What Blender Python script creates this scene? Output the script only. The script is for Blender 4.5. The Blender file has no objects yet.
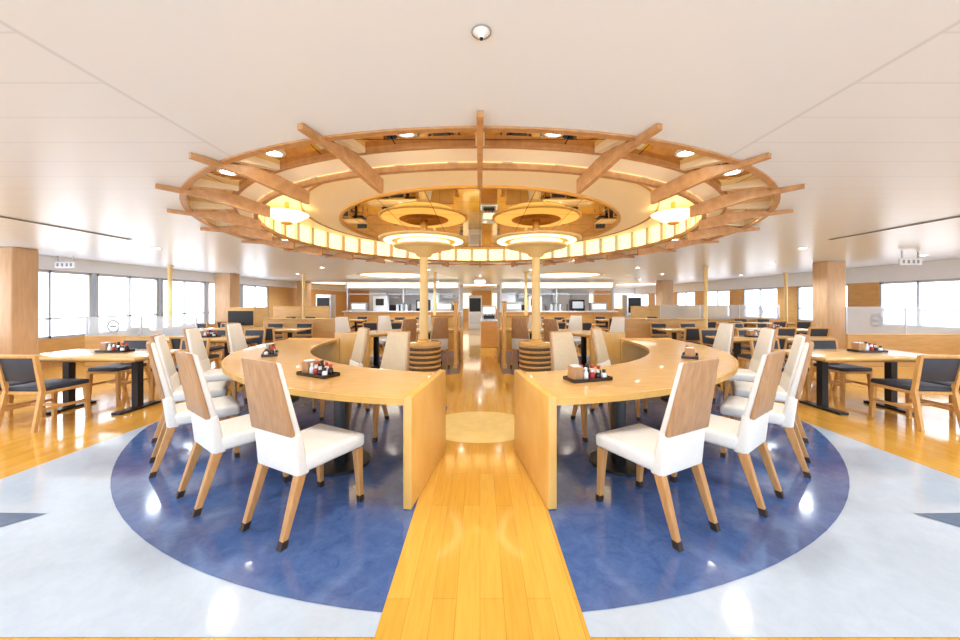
import bpy, bmesh, math, random
from mathutils import Vector, Matrix
random.seed(4)
S=bpy.context.scene
COL=S.collection
CY=5.73; CEIL=2.405
def lin(c):
    return tuple(((v/255)/12.92 if v/255<=0.04045 else (((v/255)+0.055)/1.055)**2.4) for v in c)+(1,)
# ---------------- materials
def newmat(name):
    m=bpy.data.materials.new(name); m.use_nodes=True
    nt=m.node_tree; b=nt.nodes['Principled BSDF']; return m,nt,b
def plain(name,rgb,rough=.5,metal=0,emit=0,ergb=None,noise=0.0,nscale=8,coat=0,alpha=1):
    m,nt,b=newmat(name)
    b.inputs['Roughness'].default_value=rough; b.inputs['Metallic'].default_value=metal
    b.inputs['Coat Weight'].default_value=coat; b.inputs['Alpha'].default_value=alpha
    c=lin(rgb)
    tc=nt.nodes.new('ShaderNodeTexCoord'); nz=nt.nodes.new('ShaderNodeTexNoise'); nz.inputs['Scale'].default_value=nscale
    nt.links.new(tc.outputs['Object'],nz.inputs['Vector'])
    rp=nt.nodes.new('ShaderNodeValToRGB')
    k=max(noise,0.01)
    rp.color_ramp.elements[0].position=.3; rp.color_ramp.elements[1].position=.7
    rp.color_ramp.elements[0].color=(c[0]*(1-k),c[1]*(1-k),c[2]*(1-k),1)
    rp.color_ramp.elements[1].color=(min(1,c[0]*(1+k)),min(1,c[1]*(1+k)),min(1,c[2]*(1+k)),1)
    nt.links.new(nz.outputs['Fac'],rp.inputs['Fac']); nt.links.new(rp.outputs['Color'],b.inputs['Base Color'])
    if emit:
        b.inputs['Emission Color'].default_value=lin(ergb or rgb); b.inputs['Emission Strength'].default_value=emit
    return m
def wood(name,rgb1,rgb2,scale=(1.5,14,14),rough=.4,coat=0):
    m,nt,b=newmat(name)
    tc=nt.nodes.new('ShaderNodeTexCoord'); mp=nt.nodes.new('ShaderNodeMapping'); mp.inputs['Scale'].default_value=scale
    nz=nt.nodes.new('ShaderNodeTexNoise'); nz.inputs['Scale'].default_value=3; nz.inputs['Detail'].default_value=5
    rp=nt.nodes.new('ShaderNodeValToRGB'); rp.color_ramp.elements[0].position=.3; rp.color_ramp.elements[1].position=.7
    rp.color_ramp.elements[0].color=lin(rgb1); rp.color_ramp.elements[1].color=lin(rgb2)
    nt.links.new(tc.outputs['Object'],mp.inputs['Vector']); nt.links.new(mp.outputs['Vector'],nz.inputs['Vector'])
    nt.links.new(nz.outputs['Fac'],rp.inputs['Fac']); nt.links.new(rp.outputs['Color'],b.inputs['Base Color'])
    b.inputs['Roughness'].default_value=rough; b.inputs['Coat Weight'].default_value=coat
    return m
def planks(name,a,bb,mortar,rough,w=1.2,h=.075,rot=True):
    m,nt,b=newmat(name)
    tc=nt.nodes.new('ShaderNodeTexCoord'); mp=nt.nodes.new('ShaderNodeMapping')
    if rot: mp.inputs['Rotation'].default_value=(0,0,math.pi/2)
    br=nt.nodes.new('ShaderNodeTexBrick'); br.inputs['Scale'].default_value=1
    br.inputs['Brick Width'].default_value=w; br.inputs['Row Height'].default_value=h; br.inputs['Mortar Size'].default_value=.0012
    br.inputs['Color1'].default_value=lin(a); br.inputs['Color2'].default_value=lin(bb); br.inputs['Mortar'].default_value=lin(mortar)
    br.offset=.37
    mp2=nt.nodes.new('ShaderNodeMapping'); mp2.inputs['Scale'].default_value=(30,2,1)
    nz=nt.nodes.new('ShaderNodeTexNoise'); nz.inputs['Scale'].default_value=2; nz.inputs['Detail'].default_value=4
    mx=nt.nodes.new('ShaderNodeMixRGB'); mx.blend_type='MULTIPLY'; mx.inputs['Fac'].default_value=.3
    nt.links.new(tc.outputs['Object'],mp.inputs['Vector']); nt.links.new(mp.outputs['Vector'],br.inputs['Vector'])
    nt.links.new(tc.outputs['Object'],mp2.inputs['Vector']); nt.links.new(mp2.outputs['Vector'],nz.inputs['Vector'])
    nt.links.new(br.outputs['Color'],mx.inputs['Color1'])
    rp=nt.nodes.new('ShaderNodeValToRGB'); rp.color_ramp.elements[0].color=(.6,.55,.5,1); rp.color_ramp.elements[1].color=(1,1,1,1)
    rp.color_ramp.elements[0].position=.25; rp.color_ramp.elements[1].position=.6
    nt.links.new(nz.outputs['Fac'],rp.inputs['Fac']); nt.links.new(rp.outputs['Color'],mx.inputs['Color2'])
    nt.links.new(mx.outputs['Color'],b.inputs['Base Color']); b.inputs['Roughness'].default_value=rough
    b.inputs['Coat Weight'].default_value=.5; b.inputs['Coat Roughness'].default_value=.06
    return m
def marble(name,a,bb,rough,scale=6):
    m,nt,b=newmat(name)
    tc=nt.nodes.new('ShaderNodeTexCoord'); nz=nt.nodes.new('ShaderNodeTexNoise')
    nz.inputs['Scale'].default_value=scale; nz.inputs['Detail'].default_value=12; nz.inputs['Roughness'].default_value=.8; nz.inputs['Distortion'].default_value=.6
    rp=nt.nodes.new('ShaderNodeValToRGB'); rp.color_ramp.elements[0].position=.35; rp.color_ramp.elements[1].position=.65
    rp.color_ramp.elements[0].color=lin(a); rp.color_ramp.elements[1].color=lin(bb)
    nt.links.new(tc.outputs['Object'],nz.inputs['Vector']); nt.links.new(nz.outputs['Fac'],rp.inputs['Fac']); nt.links.new(rp.outputs['Color'],b.inputs['Base Color'])
    b.inputs['Roughness'].default_value=rough
    b.inputs['Coat Weight'].default_value=.5; b.inputs['Coat Roughness'].default_value=.05
    return m
def ceilmat():
    m,nt,b=newmat('ceiling_panels')
    N=nt.nodes.new; L=nt.links.new
    tc=N('ShaderNodeTexCoord'); sp=N('ShaderNodeSeparateXYZ'); L(tc.outputs['Object'],sp.inputs[0])
    def M(op,a,bv=None):
        n=N('ShaderNodeMath'); n.operation=op
        if isinstance(a,(int,float)): n.inputs[0].default_value=a
        else: L(a,n.inputs[0])
        if bv is not None:
            if isinstance(bv,(int,float)): n.inputs[1].default_value=bv
            else: L(bv,n.inputs[1])
        return n.outputs[0]
    ax=M('ABSOLUTE',sp.outputs['X'])
    seam=M('LESS_THAN',M('ABSOLUTE',M('SUBTRACT',ax,1.72)),.012)
    out=M('GREATER_THAN',ax,1.72)
    fr=M('FRACT',M('DIVIDE',M('ADD',sp.outputs['Y'],20),.3))
    ln=M('MULTIPLY',M('LESS_THAN',fr,.035),out)
    allm=M('MAXIMUM',M('MULTIPLY',seam,.6),M('MULTIPLY',ln,.45))
    mx=N('ShaderNodeMixRGB'); mx.inputs['Color1'].default_value=lin((226,238,255)); mx.inputs['Color2'].default_value=lin((198,210,230))
    L(allm,mx.inputs['Fac']); L(mx.outputs['Color'],b.inputs['Base Color']); b.inputs['Roughness'].default_value=.3
    return m
def mirrormat():
    m,nt,b=newmat('bronze_mirror')
    N=nt.nodes.new; L=nt.links.new
    tc=N('ShaderNodeTexCoord'); br=N('ShaderNodeTexBrick'); br.offset=0
    br.inputs['Scale'].default_value=1; br.inputs['Brick Width'].default_value=.6; br.inputs['Row Height'].default_value=.6; br.inputs['Mortar Size'].default_value=.006
    br.inputs['Color1'].default_value=lin((240,214,158)); br.inputs['Color2'].default_value=lin((226,198,138)); br.inputs['Mortar'].default_value=lin((110,75,40))
    L(tc.outputs['Object'],br.inputs['Vector']); L(br.outputs['Color'],b.inputs['Base Color'])
    b.inputs['Metallic'].default_value=1; b.inputs['Roughness'].default_value=.015
    return m
M_={}
M_['plank']=planks('floor_wood',(230,174,74),(220,160,62),(176,118,46),.14)
M_['path']=planks('floor_path_wood',(232,182,80),(224,170,68),(190,136,56),.12,h=.11)
M_['medal']=plain('medallion_wood',(238,212,140),.2,noise=.05)
M_['light']=marble('floor_light_marble',(188,202,218),(200,213,227),.1,9)
M_['blue']=marble('floor_blue_marble',(62,90,146),(90,118,172),.12,9)
M_['teal']=marble('floor_teal',(60,92,128),(80,112,146),.2,7)
M_['ceil']=ceilmat()
M_['cream']=plain('cream_plaster',(248,236,210),.5)
M_['white']=plain('white_paint',(238,243,250),.5)
M_['niche']=plain('niche_glow',(255,225,150),.6,emit=1.8,ergb=(255,224,150))  # cove light put into the wall colour: wall emits, no hidden lamps modelled
M_['mirror']=mirrormat()
M_['beam']=wood('beam_wood',(176,128,80),(200,152,102),(6,6,6),.4)
M_['tabletop']=wood('table_wood',(216,170,100),(228,184,116),(2,10,10),.25,.4)
M_['panel']=wood('panel_wood',(218,168,88),(230,184,104),(2,2,1),.3)
M_['leg']=wood('leg_wood',(184,130,76),(204,152,94),(12,12,2),.4)
M_['backwood']=wood('back_wood',(168,126,88),(190,148,106),(14,14,2),.4)
M_['taupe']=plain('taupe_upholstery',(204,186,158),.7,noise=.04,nscale=40)
M_['fabric']=plain('white_upholstery',(228,226,222),.7,noise=.03,nscale=40)
M_['tip']=plain('dark_foot',(52,36,28),.5)
M_['black']=plain('black_metal',(24,24,28),.4)
M_['dark']=plain('dark_leather',(46,52,66),.5,noise=.1)
M_['frame']=wood('chair_frame_wood',(200,152,88),(218,170,106),(10,10,3),.4)
M_['column']=plain('column_cream',(242,210,144),.35)
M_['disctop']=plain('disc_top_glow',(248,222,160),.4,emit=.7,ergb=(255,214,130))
M_['glowdisc']=plain('glow_disc',(255,240,200),.4,emit=1.8,ergb=(255,234,176))
M_['gold']=plain('gold_trim',(222,174,96),.3,metal=.4)
M_['lamp']=plain('lamp_emit',(255,250,235),.4,emit=30,ergb=(255,248,230))
M_['ovl']=plain('oval_glow',(255,252,240),.5,emit=1.7,ergb=(255,248,228))
M_['win']=plain('window_daylight',(240,246,255),.3,emit=3.2,ergb=(236,244,255))
M_['winR']=plain('window_daylight_soft',(240,246,255),.3,emit=2.8,ergb=(238,244,255))
M_['wframe']=plain('window_frame',(186,196,208),.4)
M_['steel']=plain('steel',(206,210,214),.3,metal=.6)
M_['frost']=plain('frosted_glass',(226,236,244),.4,alpha=.4)
M_['wallwood']=wood('wall_wood',(210,162,98),(224,178,116),(1,1,6),.45)
M_['colwood']=wood('pillar_wood',(212,172,130),(226,188,148),(6,6,1),.4)
M_['red']=plain('red_cap',(170,40,30),.4)
M_['soy']=plain('soy_glass',(40,22,16),.15)
M_['screen']=plain('lit_panel',(250,240,215),.5,emit=1.3,ergb=(255,244,220))
M_['sign']=plain('sign_grey',(150,155,160),.5)
M_['stripe']=plain('drum_dark',(96,74,50),.5)
# ---------------- mesh builder
class MB:
    def __init__(s): s.v=[];s.f=[];s.m=[];s.sm=[];s.mats=[]
    def mi(s,k):
        if k not in s.mats: s.mats.append(k)
        return s.mats.index(k)
    def add(s,vs,fs,k,smooth=False):
        o=len(s.v); s.v+= [tuple(v) for v in vs]; i=s.mi(k)
        for f in fs:
            s.f.append([o+a for a in f]); s.m.append(i); s.sm.append(smooth)
    def hexa(s,p,k,bev=0,seg=2):
        fs=[(0,3,2,1),(4,5,6,7),(0,1,5,4),(1,2,6,5),(2,3,7,6),(3,0,4,7)]
        if not bev: s.add(p,fs,k); return
        bm=bmesh.new(); vs=[bm.verts.new(q) for q in p]
        for f in fs: bm.faces.new([vs[i] for i in f])
        bmesh.ops.bevel(bm,geom=list(bm.edges),offset=bev,segments=seg,profile=.5,affect='EDGES')
        bm.verts.ensure_lookup_table(); bm.verts.index_update()
        s.add([v.co[:] for v in bm.verts],[[v.index for v in f.verts] for f in bm.faces],k,seg>1)
        bm.free()
    def box(s,x0,x1,y0,y1,z0,z1,k,bev=0,seg=2):
        s.hexa([(x0,y0,z0),(x1,y0,z0),(x1,y1,z0),(x0,y1,z0),(x0,y0,z1),(x1,y0,z1),(x1,y1,z1),(x0,y1,z1)],k,bev,seg)
    def taper(s,c0,h0,c1,h1,k,bev=0):
        p=[]
        for c,h in((c0,h0),(c1,h1)):
            for sx,sy in((-1,-1),(1,-1),(1,1),(-1,1)): p.append((c[0]+sx*h[0],c[1]+sy*h[1],c[2]))
        s.hexa(p,k,bev,1)
    def lathe(s,prof,k,c=(0,0,0),seg=48,smooth=True):
        n=seg; vs=[];fs=[]
        for i in range(n):
            a=2*math.pi*i/seg
            for r,z in prof: vs.append((c[0]+r*math.cos(a),c[1]+r*math.sin(a),c[2]+z))
        P=len(prof)
        for i in range(seg):
            j=(i+1)%n
            for q in range(P-1): fs.append([i*P+q,j*P+q,j*P+q+1,i*P+q+1])
        s.add(vs,fs,k,smooth)
    def sector(s,r0,r1,z0,z1,a0,a1,k,c=(0,0),seg=32):
        vs=[];fs=[]
        for i in range(seg+1):
            a=a0+(a1-a0)*i/seg
            for r,z in((r0,z0),(r1,z0),(r1,z1),(r0,z1)): vs.append((c[0]+r*math.cos(a),c[1]+r*math.sin(a),z))
        for i in range(seg):
            A=i*4;B=A+4
            for q in range(4):
                fs.append([A+q,B+q,B+(q+1)%4,A+(q+1)%4])
        fs.append([0,1,2,3]); fs.append([seg*4+3,seg*4+2,seg*4+1,seg*4])
        s.add(vs,fs,k)
    def cyl(s,x,y,z0,z1,r,k,seg=24,r2=None):
        r2=r if r2 is None else r2
        s.lathe([(0.0001,z0),(r,z0)],k,(x,y,0),seg,False); s.lathe([(r,z0),(r2,z1)],k,(x,y,0),seg,True); s.lathe([(r2,z1),(0.0001,z1)],k,(x,y,0),seg,False)
    def mesh(s,name):
        me=bpy.data.meshes.new(name); me.from_pydata(s.v,[],s.f)
        for k in s.mats: me.materials.append(M_[k])
        me.polygons.foreach_set('material_index',s.m); me.polygons.foreach_set('use_smooth',s.sm)
        me.update()
        bm=bmesh.new(); bm.from_mesh(me); bmesh.ops.recalc_face_normals(bm,faces=bm.faces); bm.to_mesh(me); bm.free()
        return me
    def obj(s,name,loc=(0,0,0),rot=0):
        return place(s.mesh(name),name,loc,rot)
def place(me,name,loc=(0,0,0),rot=0,scale=None):
    o=bpy.data.objects.new(name,me); o.location=loc; o.rotation_euler=(0,0,rot); COL.objects.link(o)
    if scale: o.scale=scale
    return o
rad=math.radians
def polar(r,deg,side=1):
    return (side*r*math.sin(rad(deg)), CY-r*math.cos(rad(deg)))
# ---------------- floor
XL,XR,YB,YF=-9.3,11.0,-2.2,25.0
fl=MB()
fl.box(XL-.3,XR+.3,YB,YF+.3,-.1,0,'plank')
def flat(pts,z,k): fl.add([(x,y,z) for x,y in pts],[list(range(len(pts)))],k)
flat([(-3.78,1.46),(3.8,1.46),(3.8,9.2),(-3.78,9.2)],.002,'light')
cp=[]
for i in range(128):
    a=2*math.pi*i/128; cp.append((max(-3.77,min(3.79,4.14*math.cos(a))),CY+4.18*math.sin(a)))
flat(cp,.004,'blue')
flat([(-.44,1.0),(.46,1.0),(.42,14),(-.42,14)],.006,'path')
flat([(.62*math.cos(2*math.pi*i/48),3.95+.5*math.sin(2*math.pi*i/48)) for i in range(48)],.008,'medal')
flat([(1.15*math.cos(2*math.pi*i/64),CY+1.15*math.sin(2*math.pi*i/64)) for i in range(64)],.0075,'path')
for s_ in(-1,1): flat([(s_*2.86,2.31),(s_*3.7,2.33),(s_*3.7,1.3)],.005,'teal')
fl.obj('floor')
# ---------------- ceiling
ce=MB()
angs=[2*math.pi*i/128 for i in range(128)]
for X,Y in((XL-.3,YB),(XR+.3,YB),(XL-.3,YF+.3),(XR+.3,YF+.3)): angs.append(math.atan2(Y-CY,X)%(2*math.pi))
angs=sorted(set(round(a,6) for a in angs))
vs=[]
for a in angs:
    c,s_=math.cos(a),math.sin(a); t=1e9
    if c>1e-9:t=min(t,(XR+.3)/c)
    if c<-1e-9:t=min(t,(XL-.3)/c)
    if s_>1e-9:t=min(t,(YF+.3-CY)/s_)
    if s_<-1e-9:t=min(t,(YB-CY)/s_)
    vs.append((3.71*c,CY+3.71*s_,CEIL)); vs.append((t*c,CY+t*s_,CEIL))
n=len(angs); ce.add(vs,[[2*i,2*i+1,2*((i+1)%n)+1,2*((i+1)%n)] for i in range(n)],'ceil')
ce.obj('ceiling')
rs=MB(); rs.box(XL-.3,XR+.3,YB,YF+.3,2.95,3.05,'white'); rs.obj('ceiling_slab')
# ceiling rotunda feature
C=(0,CY,0)
ro=MB()
ro.lathe([(3.71,2.40),(3.71,2.52)],'cream',C,128,False)
ro.lathe([(3.71,2.392),(3.735,2.392),(3.735,2.404)],'beam',C,128,False); ro.lathe([(3.685,2.42),(3.685,2.392),(3.71,2.392)],'beam',C,128,False)
ro.lathe([(3.72,2.515),(3.28,2.515)],'mirror',C,128)
ro.lathe([(3.31,2.52),(3.31,2.475),(3.28,2.475),(3.28,2.48)],'beam',C,128,False)
ro.lathe([(3.28,2.48),(3.2,2.457),(3.12,2.44)],'cream',C,128)
ro.lathe([(3.115,2.445),(3.115,2.40),(3.07,2.40),(3.07,2.445),(3.115,2.445)],'beam',C,128,False)
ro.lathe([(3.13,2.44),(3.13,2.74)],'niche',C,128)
ro.lathe([(3.14,2.74),(2.9,2.73),(2.6,2.68),(2.35,2.625),(2.14,2.60)],'cream',C,128)
ro.lathe([(2.14,2.60),(2.14,2.575),(2.10,2.575),(2.10,2.61)],'gold',C,128,False)
ro.lathe([(2.62,2.685),(2.62,2.668),(2.60,2.664),(2.60,2.68)],'beam',C,128,False)
ro.lathe([(2.11,2.60),(.01,2.60)],'mirror',C,96)
def radial(prof,a,hw,k):
    d=Vector((math.sin(a),-math.cos(a),0)); t=Vector((math.cos(a),math.sin(a),0))*hw
    c=Vector((0,CY,0)); vv=[]
    for sg in(-1,1):
        for r,z in prof: vv.append(c+d*r+t*sg+Vector((0,0,z)))
    P=len(prof)
    ro.add(vv,[list(range(P)),list(range(2*P-1,P-1,-1))]+[[q,(q+1)%P,P+(q+1)%P,P+q] for q in range(P)],k)
for i in range(24):
    radial([(3.9,2.402),(3.9,2.367),(3.55,2.35),(3.2,2.285),(3.04,2.265),(3.04,2.375),(3.3,2.43),(3.5,2.437),(3.66,2.402)],rad(15*i),.018,'beam')
    radial([(3.71,2.43),(3.3,2.48),(3.3,2.515),(3.71,2.515)],rad(15*i),.03,'cream')
for i in range(48):
    a=rad(7.5*i+3.75); d=Vector((math.sin(a),-math.cos(a),0)); t=Vector((math.cos(a),math.sin(a),0))
    c=Vector((0,CY,0)); w=.04
    p=[]
    for z in(2.44,2.735):
        for rr,sg in((3.08,-1),(3.08,1),(3.14,1),(3.14,-1)): p.append(c+d*rr+t*w*sg+Vector((0,0,z)))
    ro.hexa(p,'cream')
LA=[8,26,38,53,67,82,98,112,127,142,157,172]
for sd in(-1,1):
    for a in LA:
        x,y=polar(3.49,a,sd)
        ro.lathe([(.0001,2.508),(.055,2.508)],'lamp',(x,y,0),20); ro.lathe([(.055,2.514),(.055,2.5),(.075,2.5),(.078,2.514)],'white',(x,y,0),20)
ro.obj('ceiling_rotunda')
bw=MB(); bw.lathe([(.01,0),(.12,.02),(.24,.09),(.27,.12),(.25,.13),(.01,.1)],'glowdisc',seg=32); bw.lathe([(.01,-.03),(.08,-.01),(.05,.02)],'gold',seg=24); bw.lathe([(.03,0),(.03,.27)],'gold',seg=12)
bwm=bw.mesh('bowl_ceiling_lamp')
for sd in(-1,1):
    x,y=polar(2.78,66,sd); place(bwm,'bowl_ceiling_lamp',(x,y,2.44))
# ---------------- mushroom columns
mc=MB()
mc.lathe([(.07,.745),(.066,2.15)],'column',seg=32)
mc.lathe([(.105,.745),(.105,.77),(.07,.79)],'gold',seg=32)
mc.lathe([(.066,2.12),(.12,2.14),(.14,2.18),(.3,2.23),(.34,2.26)],'column',seg=48)
mc.lathe([(.34,2.26),(.48,2.28),(.50,2.30),(.48,2.315),(.3,2.325)],'column',seg=48)
mc.lathe([(.3,2.325),(.32,2.36),(.42,2.375)],'glowdisc',seg=48)
mc.lathe([(.42,2.375),(.68,2.387),(.72,2.40),(.72,2.42),(.68,2.43)],'column',seg=64)
mc.lathe([(.68,2.43),(.4,2.45)],'disctop',seg=64)
mc.lathe([(.4,2.45),(.3,2.48),(.28,2.48),(.26,2.455),(.06,2.455)],'gold',seg=64)
mc.lathe([(.52,2.372),(.64,2.379),(.62,2.384),(.52,2.38)],'glowdisc',seg=64)
mc.lathe([(.06,2.45),(.06,2.6)],'gold',seg=24)
mc.lathe([(.0001,.745),(.27,.745),(.28,.735),(.28,.70)],'tabletop',seg=48)
z=.70
k=0
while z>.02:
    kk='stripe' if k%2 else 'frame'
    mc.lathe([(.262,z),(.275,z-.006),(.275,z-.034),(.262,z-.04)],kk,seg=48); z-=.04;k+=1
mc.lathe([(.29,.02),(.29,0)],'stripe',seg=48)
mcm=mc.mesh('mushroom_column')
place(mcm,'mushroom_column',(-.917,CY,0.008)); place(mcm,'mushroom_column',(.917,CY,0.008))
# ---------------- ring tables
def ringtable(sd,a0,a1,peds):
    t=MB()
    A0,A1=(rad(a0-90),rad(a1-90)) if sd>0 else (rad(270-a1),rad(270-a0))
    cc_=(0,CY)
    t.sector(2.5,3.4,.705,.745,A0,A1,'tabletop',cc_,seg=48)
    t.sector(3.39,3.405,.70,.746,A0,A1,'panel',cc_,seg=48)
    t.sector(2.6,3.3,.68,.705,A0,A1,'leg',cc_,seg=48)
    def pan(a):
        p0=Vector(polar(3.42,a,sd)); p1=Vector(polar(2.46,a,sd)); d=(p1-p0).normalized(); nn=Vector((-d.y,d.x))*.03
        q=[p0-nn,p0+nn,p1+nn,p1-nn]
        t.hexa([(v.x,v.y,z) for z in(0.008,.765) for v in q],'panel',.006,2)
    pan(a0); pan(a1)
    for a in peds:
        x,y=polar(2.95,a,sd)
        t.box(x-.05,x+.05,y-.05,y+.05,.02,.69,'black',.008)
        t.cyl(x,y,.005,.03,.24,'black')
    return t.obj('ring_dining_table')
for sd in(-1,1):
    ringtable(sd,8.2,98,(24,48,76)); ringtable(sd,118,170,(130,155))
# ---------------- white dining chair
def dchair(front):
    ch=MB()
    ch.hexa([(-.2,-.2,.37),(.2,-.2,.37),(.235,.26,.38),(-.235,.26,.38),(-.205,-.2,.475),(.205,-.2,.475),(.24,.26,.475),(-.24,.26,.475)],'fabric',.028,3)
    ch.hexa([(-.205,-.235,.36),(.205,-.235,.36),(.205,-.15,.36),(-.205,-.15,.36),(-.195,-.265,.63),(.195,-.265,.63),(.195,-.2,.63),(-.195,-.2,.63)],'fabric',.02,3)
    ch.hexa([(-.193,-.245,.60),(.193,-.245,.60),(.193,-.2,.60),(-.193,-.2,.60),(-.15,-.335,1.045),(.15,-.335,1.045),(.15,-.30,1.045),(-.15,-.30,1.045)],front,.012,2)
    ch.hexa([(-.197,-.275,.61),(.197,-.275,.61),(.197,-.243,.61),(-.197,-.243,.61),(-.155,-.36,1.055),(.155,-.36,1.055),(.155,-.332,1.055),(-.155,-.332,1.055)],'backwood',.008,2)
    for sx in(-1,1):
        ch.taper((sx*.205,.235,.04),(.017,.017),(sx*.2,.215,.38),(.027,.027),'leg',.004)
        ch.taper((sx*.207,.238,0),(.018,.018),(sx*.205,.235,.04),(.0185,.0185),'tip')
        ch.taper((sx*.182,-.31,.04),(.017,.019),(sx*.175,-.2,.38),(.025,.03),'leg',.004)
        ch.taper((sx*.184,-.322,0),(.018,.02),(sx*.182,-.31,.04),(.0185,.0205),'tip')
    return ch.mesh('dining_chair')
chm=dchair('fabric'); chm2=dchair('taupe')
def rot_to(x,y,tx,ty): return math.atan2(ty-y,tx-x)-math.pi/2
for sd in(-1,1):
    for a,r,tw in((18.5,3.57,9),(30.5,3.57,6),(44,3.60,3),(58,3.62,0),(73,3.62,0),(88,3.62,0),(126,3.62,0),(142,3.62,0),(158,3.62,0)):
        x,y=polar(r,a,sd)
        place(chm,'dining_chair',(x,y,.006),rot_to(x,y,0,CY)+sd*rad(tw))
    for a in(30,54,132,154):
        x,y=polar(2.22,a,sd)
        place(chm2,'dining_chair',(x,y,.006),rot_to(x,y,0,CY)+math.pi)
# ---------------- cafe chairs & tables
cc=MB()
cc.box(-.22,.22,-.2,.24,.41,.465,'dark',.015,2)
cc.box(-.225,.225,-.21,.245,.38,.415,'frame',.006,1)
cc.hexa([(-.19,-.225,.53),(.19,-.225,.53),(.19,-.195,.53),(-.19,-.195,.53),(-.2,-.275,.80),(.2,-.275,.80),(.2,-.245,.80),(-.2,-.245,.80)],'dark',.008,2)
cc.hexa([(-.205,-.285,.79),(.205,-.285,.79),(.205,-.25,.79),(-.205,-.25,.79),(-.205,-.29,.83),(.205,-.29,.83),(.205,-.255,.83),(-.205,-.255,.83)],'frame',.008,2)
for sx in(-1,1):
    cc.taper((sx*.215,.225,0),(.017,.017),(sx*.2,.215,.39),(.02,.022),'frame')
    cc.taper((sx*.215,-.28,0),(.016,.018),(sx*.205,-.205,.42),(.019,.022),'frame')
    cc.taper((sx*.205,-.205,.42),(.018,.02),(sx*.21,-.268,.82),(.016,.018),'frame')
    cc.hexa([(sx*.21-.01,-.23,.2),(sx*.21+.01,-.23,.2),(sx*.21+.01,.22,.2),(sx*.21-.01,.22,.2),(sx*.21-.01,-.23,.23),(sx*.21+.01,-.23,.23),(sx*.21+.01,.22,.23),(sx*.21-.01,.22,.23)],'frame')
cc.box(-.2,.2,-.01,.01,.2,.23,'frame')
ccm=cc.mesh('cafe_chair')
ct=MB()
ct.box(-.8,.8,-.4,.4,.69,.73,'tabletop',.012,2)
ct.box(-.7,.7,-.3,.3,.66,.69,'leg')
for x in(-.45,.45):
    ct.box(x-.04,x+.04,-.04,.04,.02,.67,'black'); ct.box(x-.06,x+.06,-.28,.28,0,.03,'black',.006,1); 
ctm=ct.mesh('cafe_table')
def tset(x,y,near=(-.45,.3),far=(-.4,.4)):
    place(ctm,'cafe_table',(x,y,0))
    for d in near: place(ccm,'cafe_chair',(x+d,y-.55,0),random.uniform(-.06,.06))
    for d in far: place(ccm,'cafe_chair',(x+d,y+.6,0),math.pi+random.uniform(-.06,.06))
tset(-4.95,4.6,(-.05,-.6),(-.4,.5)); tset(4.95,4.6,(.05,.6),(-.5,.4))
for y in(6.6,8.75,11.4,13.4):
    for x in(-7.3,-5.2,5.3,7.4): 
        if y<7 and abs(x)>7: continue
        tset(x,y)
tset(9.5,11.4); tset(9.5,13.4)
for y in(10.9,12.8):
    for x in(-2.7,2.7): tset(x,y)
# condiment tray
cd=MB()
cd.box(-.18,.18,-.08,.08,0,.012,'soy',.003,1); 
for a,b,c,d in((-.18,.18,-.085,-.078),(-.18,.18,.078,.085),(-.185,-.178,-.085,.085),(.178,.185,-.085,.085)): cd.box(a,b,c,d,0,.028,'soy')
cd.box(-.165,-.075,-.05,.05,.012,.12,'backwood',.004,1); cd.box(-.15,-.09,-.035,.035,.12,.128,'white')
for x,y,h,k,cap in((-.04,.035,.09,'soy','red'),(-.04,-.03,.08,'white','steel'),(.015,.03,.1,'soy','black'),(.02,-.035,.07,'red','steel'),(.07,0.035,.085,'white','red'),(.075,-.035,.06,'soy','steel'),(.13,.03,.075,'soy','red'),(.135,-.035,.055,'white','black')):
    cd.lathe([(.0001,.012),(.02,.012),(.022,.02),(.022,.012+h*.65),(.012,.012+h*.85),(.012,.012+h)],k,(x,y,0),16); cd.lathe([(.014,.012+h*.85),(.015,.03+h),(.0001,.03+h)],cap,(x,y,0),16)
cdm=cd.mesh('condiment_tray')
for a,sd,r in((18,1,2.93),(29,-1,2.98),(58,1,2.95),(62,-1,2.95)):
    x,y=polar(r,a,sd); place(cdm,'condiment_tray',(x,y,.747),rad(a)*sd)
for x,y in((-4.9,4.7),(5.2,4.7),(-5.2,6.7),(5.3,6.7),(-7.3,8.8),(7.4,8.8)): place(cdm,'condiment_tray',(x,y,.732))
# ---------------- tall partitions by walkway
for sd in(-1,1):
    p=MB(); p.box(-.03,.03,-.3,.3,0,1.38,'panel',.006,2); p.box(-.045,.045,-.32,.32,0,.08,'wallwood'); p.box(-.04,.04,-.31,.31,1.38,1.41,'leg')
    p.obj('aisle_partition',(sd*.52,7.65,0.007))
    p=MB(); p.box(-.4,.4,-.04,.04,0,.98,'panel',.006,2); p.box(-.42,.42,-.05,.05,0,.08,'wallwood'); p.box(-.41,.41,-.05,.05,.98,1.01,'leg'); p.box(-.01,.01,-.045,-.04,.1,.96,'leg')
    p.obj('wood_screen',(sd*1.15,10.05,0))
def bench(x0,x1,y,h=.78):
    b=MB(); b.box(x0,x1,y-.05,y+.05,0,h,'wallwood',.008,2); b.box(x0-.02,x1+.02,y-.07,y+.07,h,h+.035,'tabletop',.006,1); b.box(x0+.04,x1-.04,y+.05,y+.5,.05,.36,'wallwood'); b.box(x0+.04,x1-.04,y+.05,y+.53,.36,.46,'dark',.02,2); b.box(x0+.04,x1-.04,y+.05,y+.14,.46,h-.03,'dark',.02,2)
    n=int((x1-x0)/.8)
    for i in range(1,n): 
        xx=x0+(x1-x0)*i/n; b.box(xx-.006,xx+.006,y-.055,y-.05,.02,h-.02,'leg')
    b.obj('bench_seat')
bench(-6.1,-3.9,9.88,.9); bench(3.9,6.3,9.88,.9); bench(-8.6,-6.3,14.6,1.2); bench(6.3,10.3,14.6,1.2)
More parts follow.
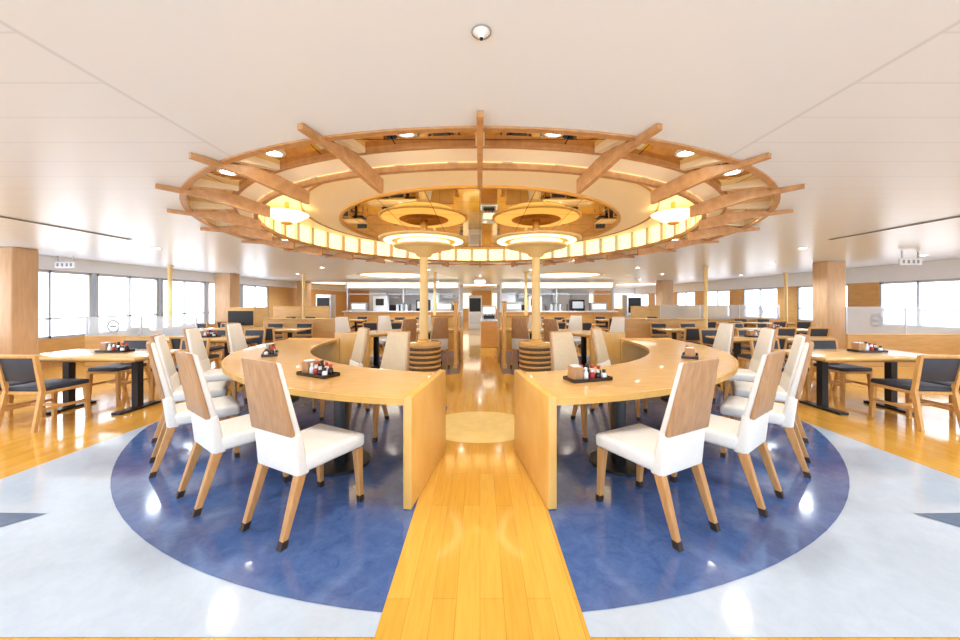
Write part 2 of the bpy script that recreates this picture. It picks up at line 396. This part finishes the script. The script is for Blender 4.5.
def glasspart(x0,x1,y,zb,zt):
    g=MB(); g.box(x0,x1,y-.04,y+.04,0,zb,'wallwood',.006,1); g.box(x0,x1,y-.008,y+.008,zb,zt,'frost')
    n=max(2,int((x1-x0)/1.1))
    for i in range(n+1):
        x=x0+(x1-x0)*i/n; g.box(x-.012,x+.012,y-.012,y+.012,zb,zt,'steel')
    for i in range(0,n,2):
        x=x0+(x1-x0)*(i+.5)/n
        vs=[];
        for j in range(24):
            a=2*math.pi*j/24
            for r in(.11,.14): vs.append((x+r*math.cos(a),y-.012,(zb+zt)/2+r*math.sin(a)))
        g.add(vs,[[2*j,2*j+1,(2*j+3)%48,(2*j+2)%48] for j in range(24)],'sign')
        g.box(x-.07,x+.07,y-.014,y-.011,(zb+zt)/2-.02,(zb+zt)/2+.02,'sign')
    g.obj('glass_partition')
glasspart(-8.6,-6.2,7.65,.66,1.08); glasspart(8.0,10.6,7.65,.7,1.3); glasspart(6.4,10.6,12.42,.8,1.3)
# ---------------- walls
wl=MB()
wl.box(XL-.3,XL-.05,YB,YF+.3,0,.6,'wallwood'); wl.box(XL-.3,XL-.05,YB,YF+.3,2.1,2.95,'white')
wl.box(XL-.3,XL-.05,15.5,YF,.6,2.1,'wallwood'); wl.box(XL-.3,XL-.05,YB,-2,.6,2.1,'white')
wl.obj('wall_left')
def winunit(x,y0,y1,z0,z1,k,idx,sd):
    w=MB(); w.box(x-.02,x+.02,y0,y1,z0,z1,k)
    a,b=(x+.02,x+.1) if sd<0 else (x-.1,x-.02)
    for yy in(y0,y1): w.box(a,b,yy-.045,yy+.045,z0,z1,'wframe')
    w.box(a,b,y0,y1,z0-.02,z0+.05,'wframe'); w.box(a,b,y0,y1,z1-.06,z1+.02,'wframe')
    w.box(a,b,(y0+y1)/2-.02,(y0+y1)/2+.02,z0,z1,'wframe'); w.box(a,b,y0,y1,z0+.42,z0+.45,'wframe')
    w.obj('window_%d'%idx)
i=1
y=-2
while y<15.4:
    winunit(XL-.17,y+.06,y+1.69,.6,2.1,'win',i,-1); i+=1; y+=1.75
wr=MB()
wr.box(XR+.05,XR+.3,YB,YF+.3,0,.75,'wallwood'); wr.box(XR+.05,XR+.3,YB,YF+.3,1.95,2.95,'white'); 
y=-2.0
wr.box(XR+.05,XR+.3,YB,y,.75,1.95,'wallwood')
while y<YF:
    winunit(XR+.17,y,y+1.7,.75,1.95,'winR',i,1); i+=1
    wr.box(XR+.05,XR+.3,y+1.7,min(y+2.5,YF+.3),.75,1.95,'wallwood'); y+=2.5
wr.obj('wall_right')
wb=MB()
wb.box(XL-.3,XR+.3,YF,YF+.3,0,2.95,'white')
x=XL
j=0
while x<XR-.5:
    if j%3==0: wb.box(x+.05,min(x+1.4,XR),YF-.06,YF,0,2.2,'wallwood')
    else:
        wb.box(x+.05,min(x+1.4,XR),YF-.06,YF,0,.95,'wallwood'); wb.box(x+.05,min(x+1.4,XR),YF-.04,YF,.95,2.0,'screen')
    x+=1.45; j+=1
wb.obj('wall_back')
tr=MB(); tr.box(XL-.05,XL,YB,YF,0,.1,'leg'); tr.obj('baseboard_left')
tr=MB(); tr.box(XR,XR+.05,YB,YF,0,.1,'leg'); tr.obj('baseboard_right')
def pillar(x,y,w=.58,d=.5):
    p=MB(); p.box(x-w/2,x+w/2,y-d/2,y+d/2,0,CEIL-.002,'colwood',.02,2); p.box(x-w/2-.015,x+w/2+.015,y-d/2-.015,y+d/2+.015,0,.12,'leg'); p.obj('pillar')
pillar(-8.7,6.55,.4,.4); pillar(8.72,8.75,.46,.4); pillar(-8.95,12.4,.55); pillar(8.7,16.5); pillar(-4.6,19.0,.5); pillar(4.6,19.0,.5); pillar(-8.8,17.5,.5)
pm=MB(); pm.lathe([(.05,0),(.05,CEIL-.004)],'column',seg=20); pm.lathe([(.08,0),(.08,.03),(.05,.05)],'steel',seg=20); pm.lathe([(.05,CEIL-.05),(.08,CEIL-.02),(.08,CEIL-.004)],'column',seg=20)
pmm=pm.mesh('round_post')
for x,y in((-8.5,9.6),(-6.25,12.4),(-1.55,12.0),(6.45,10.0),(1.55,11.8),(10.4,11.9)): place(pmm,'round_post',(x,y,0))
# service counter & kitchen
def counter(x0,x1,y=15.4):
    k=MB()
    k.box(x0,x1,y,y+.7,0,.95,'wallwood',.01,1); k.box(x0-.05,x1+.05,y-.1,y+.75,.95,1.0,'white',.01,1)
    for q in range(1,5): k.box(x0+(x1-x0)*q/5-.01,x0+(x1-x0)*q/5+.01,y-.006,y,.05,.93,'leg')
    x=x0+.6; j=0
    while x<x1-.3:
        m=j%4
        if m==0: k.box(x-.35,x+.35,y+.15,y+.55,1.0,1.38,'steel',.02,2); k.box(x-.28,x+.28,y+.14,y+.15,1.1,1.3,'screen')
        elif m==1: k.box(x-.3,x+.3,y+.15,y+.6,1.0,1.68,'white',.02,2); k.box(x-.18,x+.18,y+.14,y+.15,1.25,1.55,'black')
        elif m==2:
            for q in(-.2,0,.2): k.cyl(x+q,y+.3,1.0,1.3,.07,'steel',16); k.cyl(x+q,y+.3,1.3,1.33,.075,'black',16)
        else: k.box(x-.3,x+.3,y+.15,y+.55,1.0,1.5,'black',.02,2); k.box(x-.24,x+.24,y+.14,y+.15,1.12,1.42,'steel')
        x+=.95; j+=1
    k.box(x0,x1,y+.2,y+.6,2.0,2.3,'white'); k.box(x0+.1,x1-.1,y+.19,y+.2,2.05,2.25,'screen'); k.box(x0,x1,y+.25,y+.6,1.74,1.77,'steel')
    for x in(x0+.03,(x0+x1)/2,x1-.03): k.box(x-.03,x+.03,y+.35,y+.41,1.0,2.0,'steel')
    k.obj('service_counter')
counter(-6,-.9); counter(.9,6)
# kitchen equipment line behind the counters
def kline(x0,x1,y=18.0):
    k=MB(); k.box(x0,x1,y+.6,y+.7,0,2.35,'white'); x=x0+.1; j=0
    while x+.9<x1:
        m=j%3
        if m==0: k.box(x,x+.85,y,y+.6,.05,1.9,'steel',.015,1); k.box(x+.06,x+.79,y-.01,y,.15,.95,'white'); k.box(x+.06,x+.79,y-.01,y,1.0,1.8,'white'); k.box(x+.7,x+.73,y-.04,y-.01,.6,1.3,'black')
        elif m==1: k.box(x,x+.85,y,y+.6,.05,.9,'steel',.015,1); k.box(x+.1,x+.75,y+.1,y+.5,.9,1.25,'black',.02,1); k.box(x,x+.85,y+.3,y+.6,1.6,1.63,'steel'); k.box(x+.1,x+.6,y+.35,y+.55,1.63,1.85,'white')
        else: k.box(x,x+.85,y,y+.6,.05,.9,'steel',.015,1); k.cyl(x+.4,y+.3,.9,1.3,.2,'steel',24); k.box(x,x+.85,y+.1,y+.6,1.85,2.3,'steel',.01,1)
        x+=.92; j+=1
    k.obj('kitchen_equipment_line')
kline(-5.8,-.9); kline(.9,5.8)
k=MB(); k.box(-.26,.26,-.3,.3,0,.8,'wallwood',.01,1); k.box(-.27,.27,-.31,.31,.8,.83,'white'); k.box(-.22,.22,-.2,.22,.83,1.28,'steel',.02,2); k.box(-.17,.17,-.21,-.2,1.05,1.22,'screen'); k.box(-.17,.17,-.215,-.2,.87,.98,'black')
for x in(-.1,0,.1): k.cyl(x,-.23,.97,1.03,.012,'black',10)
k.obj('drink_dispenser',(.28,11.0,0.007))
k=MB(); k.box(-.4,.4,-.3,.3,0,1.25,'wallwood',.01,1); k.box(-.35,.35,-.31,-.3,.75,1.15,'black'); k.obj('tray_cabinet',(-6.7,10.1,0))
k=MB(); k.box(-.35,.35,-.3,.3,0,1.75,'white',.03,2); k.box(-.29,.29,-.31,-.3,.9,1.6,'black'); k.box(-.29,.29,-.312,-.3,.3,.8,'steel'); vm=k.mesh('vending_machine'); place(vm,'vending_machine',(-7.3,16.6,0)); place(vm,'vending_machine',(7.2,16.6,0)); place(vm,'vending_machine',(-.25,18.5,0))
# ceiling fittings
sd_=MB(); sd_.lathe([(.0001,-.026),(.010,-.025),(.013,-.012),(.024,-.008),(.034,0)],'white',seg=28); sd_.lathe([(.0001,-.03),(.007,-.029),(.008,-.024)],'black',seg=20); sd_.lathe([(.034,-.001),(.034,-.004),(.037,-.004),(.037,-.001)],'sign',seg=28); sd_.obj('smoke_detector',(.005,1.30,CEIL-.001))
dl=MB(); dl.lathe([(.0001,-.004),(.06,-.004)],'lamp',seg=20); dl.lathe([(.06,-.002),(.06,-.01),(.08,-.01),(.085,0)],'white',seg=20)
dlm=dl.mesh('ceiling_downlight')
def light(kind,loc,e,col=(.76,.88,1),r=.12,ang=150):
    l=bpy.data.lights.new('lamp_light',kind); l.energy=e; l.color=col; l.shadow_soft_size=r
    if kind=='SPOT': l.spot_size=rad(ang); l.spot_blend=.6
    o=bpy.data.objects.new('lamp_light',l); o.location=loc; COL.objects.link(o); return o
DL=[(-5.5,3.5),(5.5,3.5),(-6,6.5),(6,6.5),(-7.5,9),(7.5,9),(-4.6,10.2),(4.6,10.2),(-1.6,10.8),(1.6,10.8),(-6.5,12.5),(6.5,12.5),(0,13.5),(-3.2,14.6),(3.2,14.6),(9.7,13),(-7.8,15.5),(7.2,15.8),(-2,16.8),(2,16.8),(9.5,7.5),(-4.5,1.0),(4.5,1.0),(0,22.5),(-5,22.5),(5,22.5)]
for q,(x,y) in enumerate(DL):
    place(dlm,'ceiling_downlight',(x,y,CEIL-.001))
    light('SPOT',(x,y,CEIL-.03),150 if y>10 else 125)
for sd in(-1,1):
    for a in(8,38,67,98,142):
        x,y=polar(3.49,a,sd); light('SPOT',(x,y,2.48),45,(1,.95,.87),.08)
ov=MB(); ov.lathe([(.0001,-.003),(1.2,-.003)],'ovl',seg=64); ov.lathe([(1.2,-.003),(1.22,-.02),(1.3,-.02),(1.34,0)],'column',seg=64)
ovm=ov.mesh('oval_ceiling_light')
for x,y in((-6.2,20.5),(0,20.5),(6.2,20.5),(-3.2,13.0),(3.2,13.0),(8.8,19.5),(-7.6,18.5)): place(ovm,'oval_ceiling_light',(x,y,CEIL-.006))
for x0,y0,x1,y1 in((-5.6,3.9,-5.6,5.6),(5.6,3.9,5.6,5.6)):
    v=MB(); v.box(x0-.03,x0+.03,y0,y1,CEIL-.01,CEIL-.002,'sign'); v.box(x0-.012,x0+.012,y0+.02,y1-.02,CEIL-.014,CEIL-.006,'black'); v.obj('air_diffuser')
for x,y in((-9.0,7.6),(8.6,7.0),(0,13.8)):
    v=MB(); v.box(x-.22,x+.22,y-.02,y+.02,2.14,2.27,'white',.005,1); v.box(x-.17,x-.15,y-.01,y+.01,2.27,CEIL-.002,'steel'); v.box(x+.15,x+.17,y-.01,y+.01,2.27,CEIL-.002,'steel')
    for q in(-.17,-.07,.03,.12): v.box(x+q,x+q+.04,y-.024,y-.02,2.17,2.24,'sign')
    v.obj('hanging_sign')
w=bpy.data.worlds.new('world'); S.world=w; w.use_nodes=True
w.node_tree.nodes['Background'].inputs[0].default_value=(.76,.87,1,1); w.node_tree.nodes['Background'].inputs[1].default_value=3.1  # added fill light, let in where the rear wall is left out
cam=bpy.data.cameras.new('camera'); cam.lens=350*36/960; cam.sensor_width=36; cam.shift_y=-18/960; cam.clip_start=.05
co=bpy.data.objects.new('camera',cam); co.location=(0,0,1.4); co.rotation_euler=(math.pi/2,0,0); COL.objects.link(co); S.camera=co
S.view_settings.view_transform='Standard'; S.view_settings.exposure=0.3
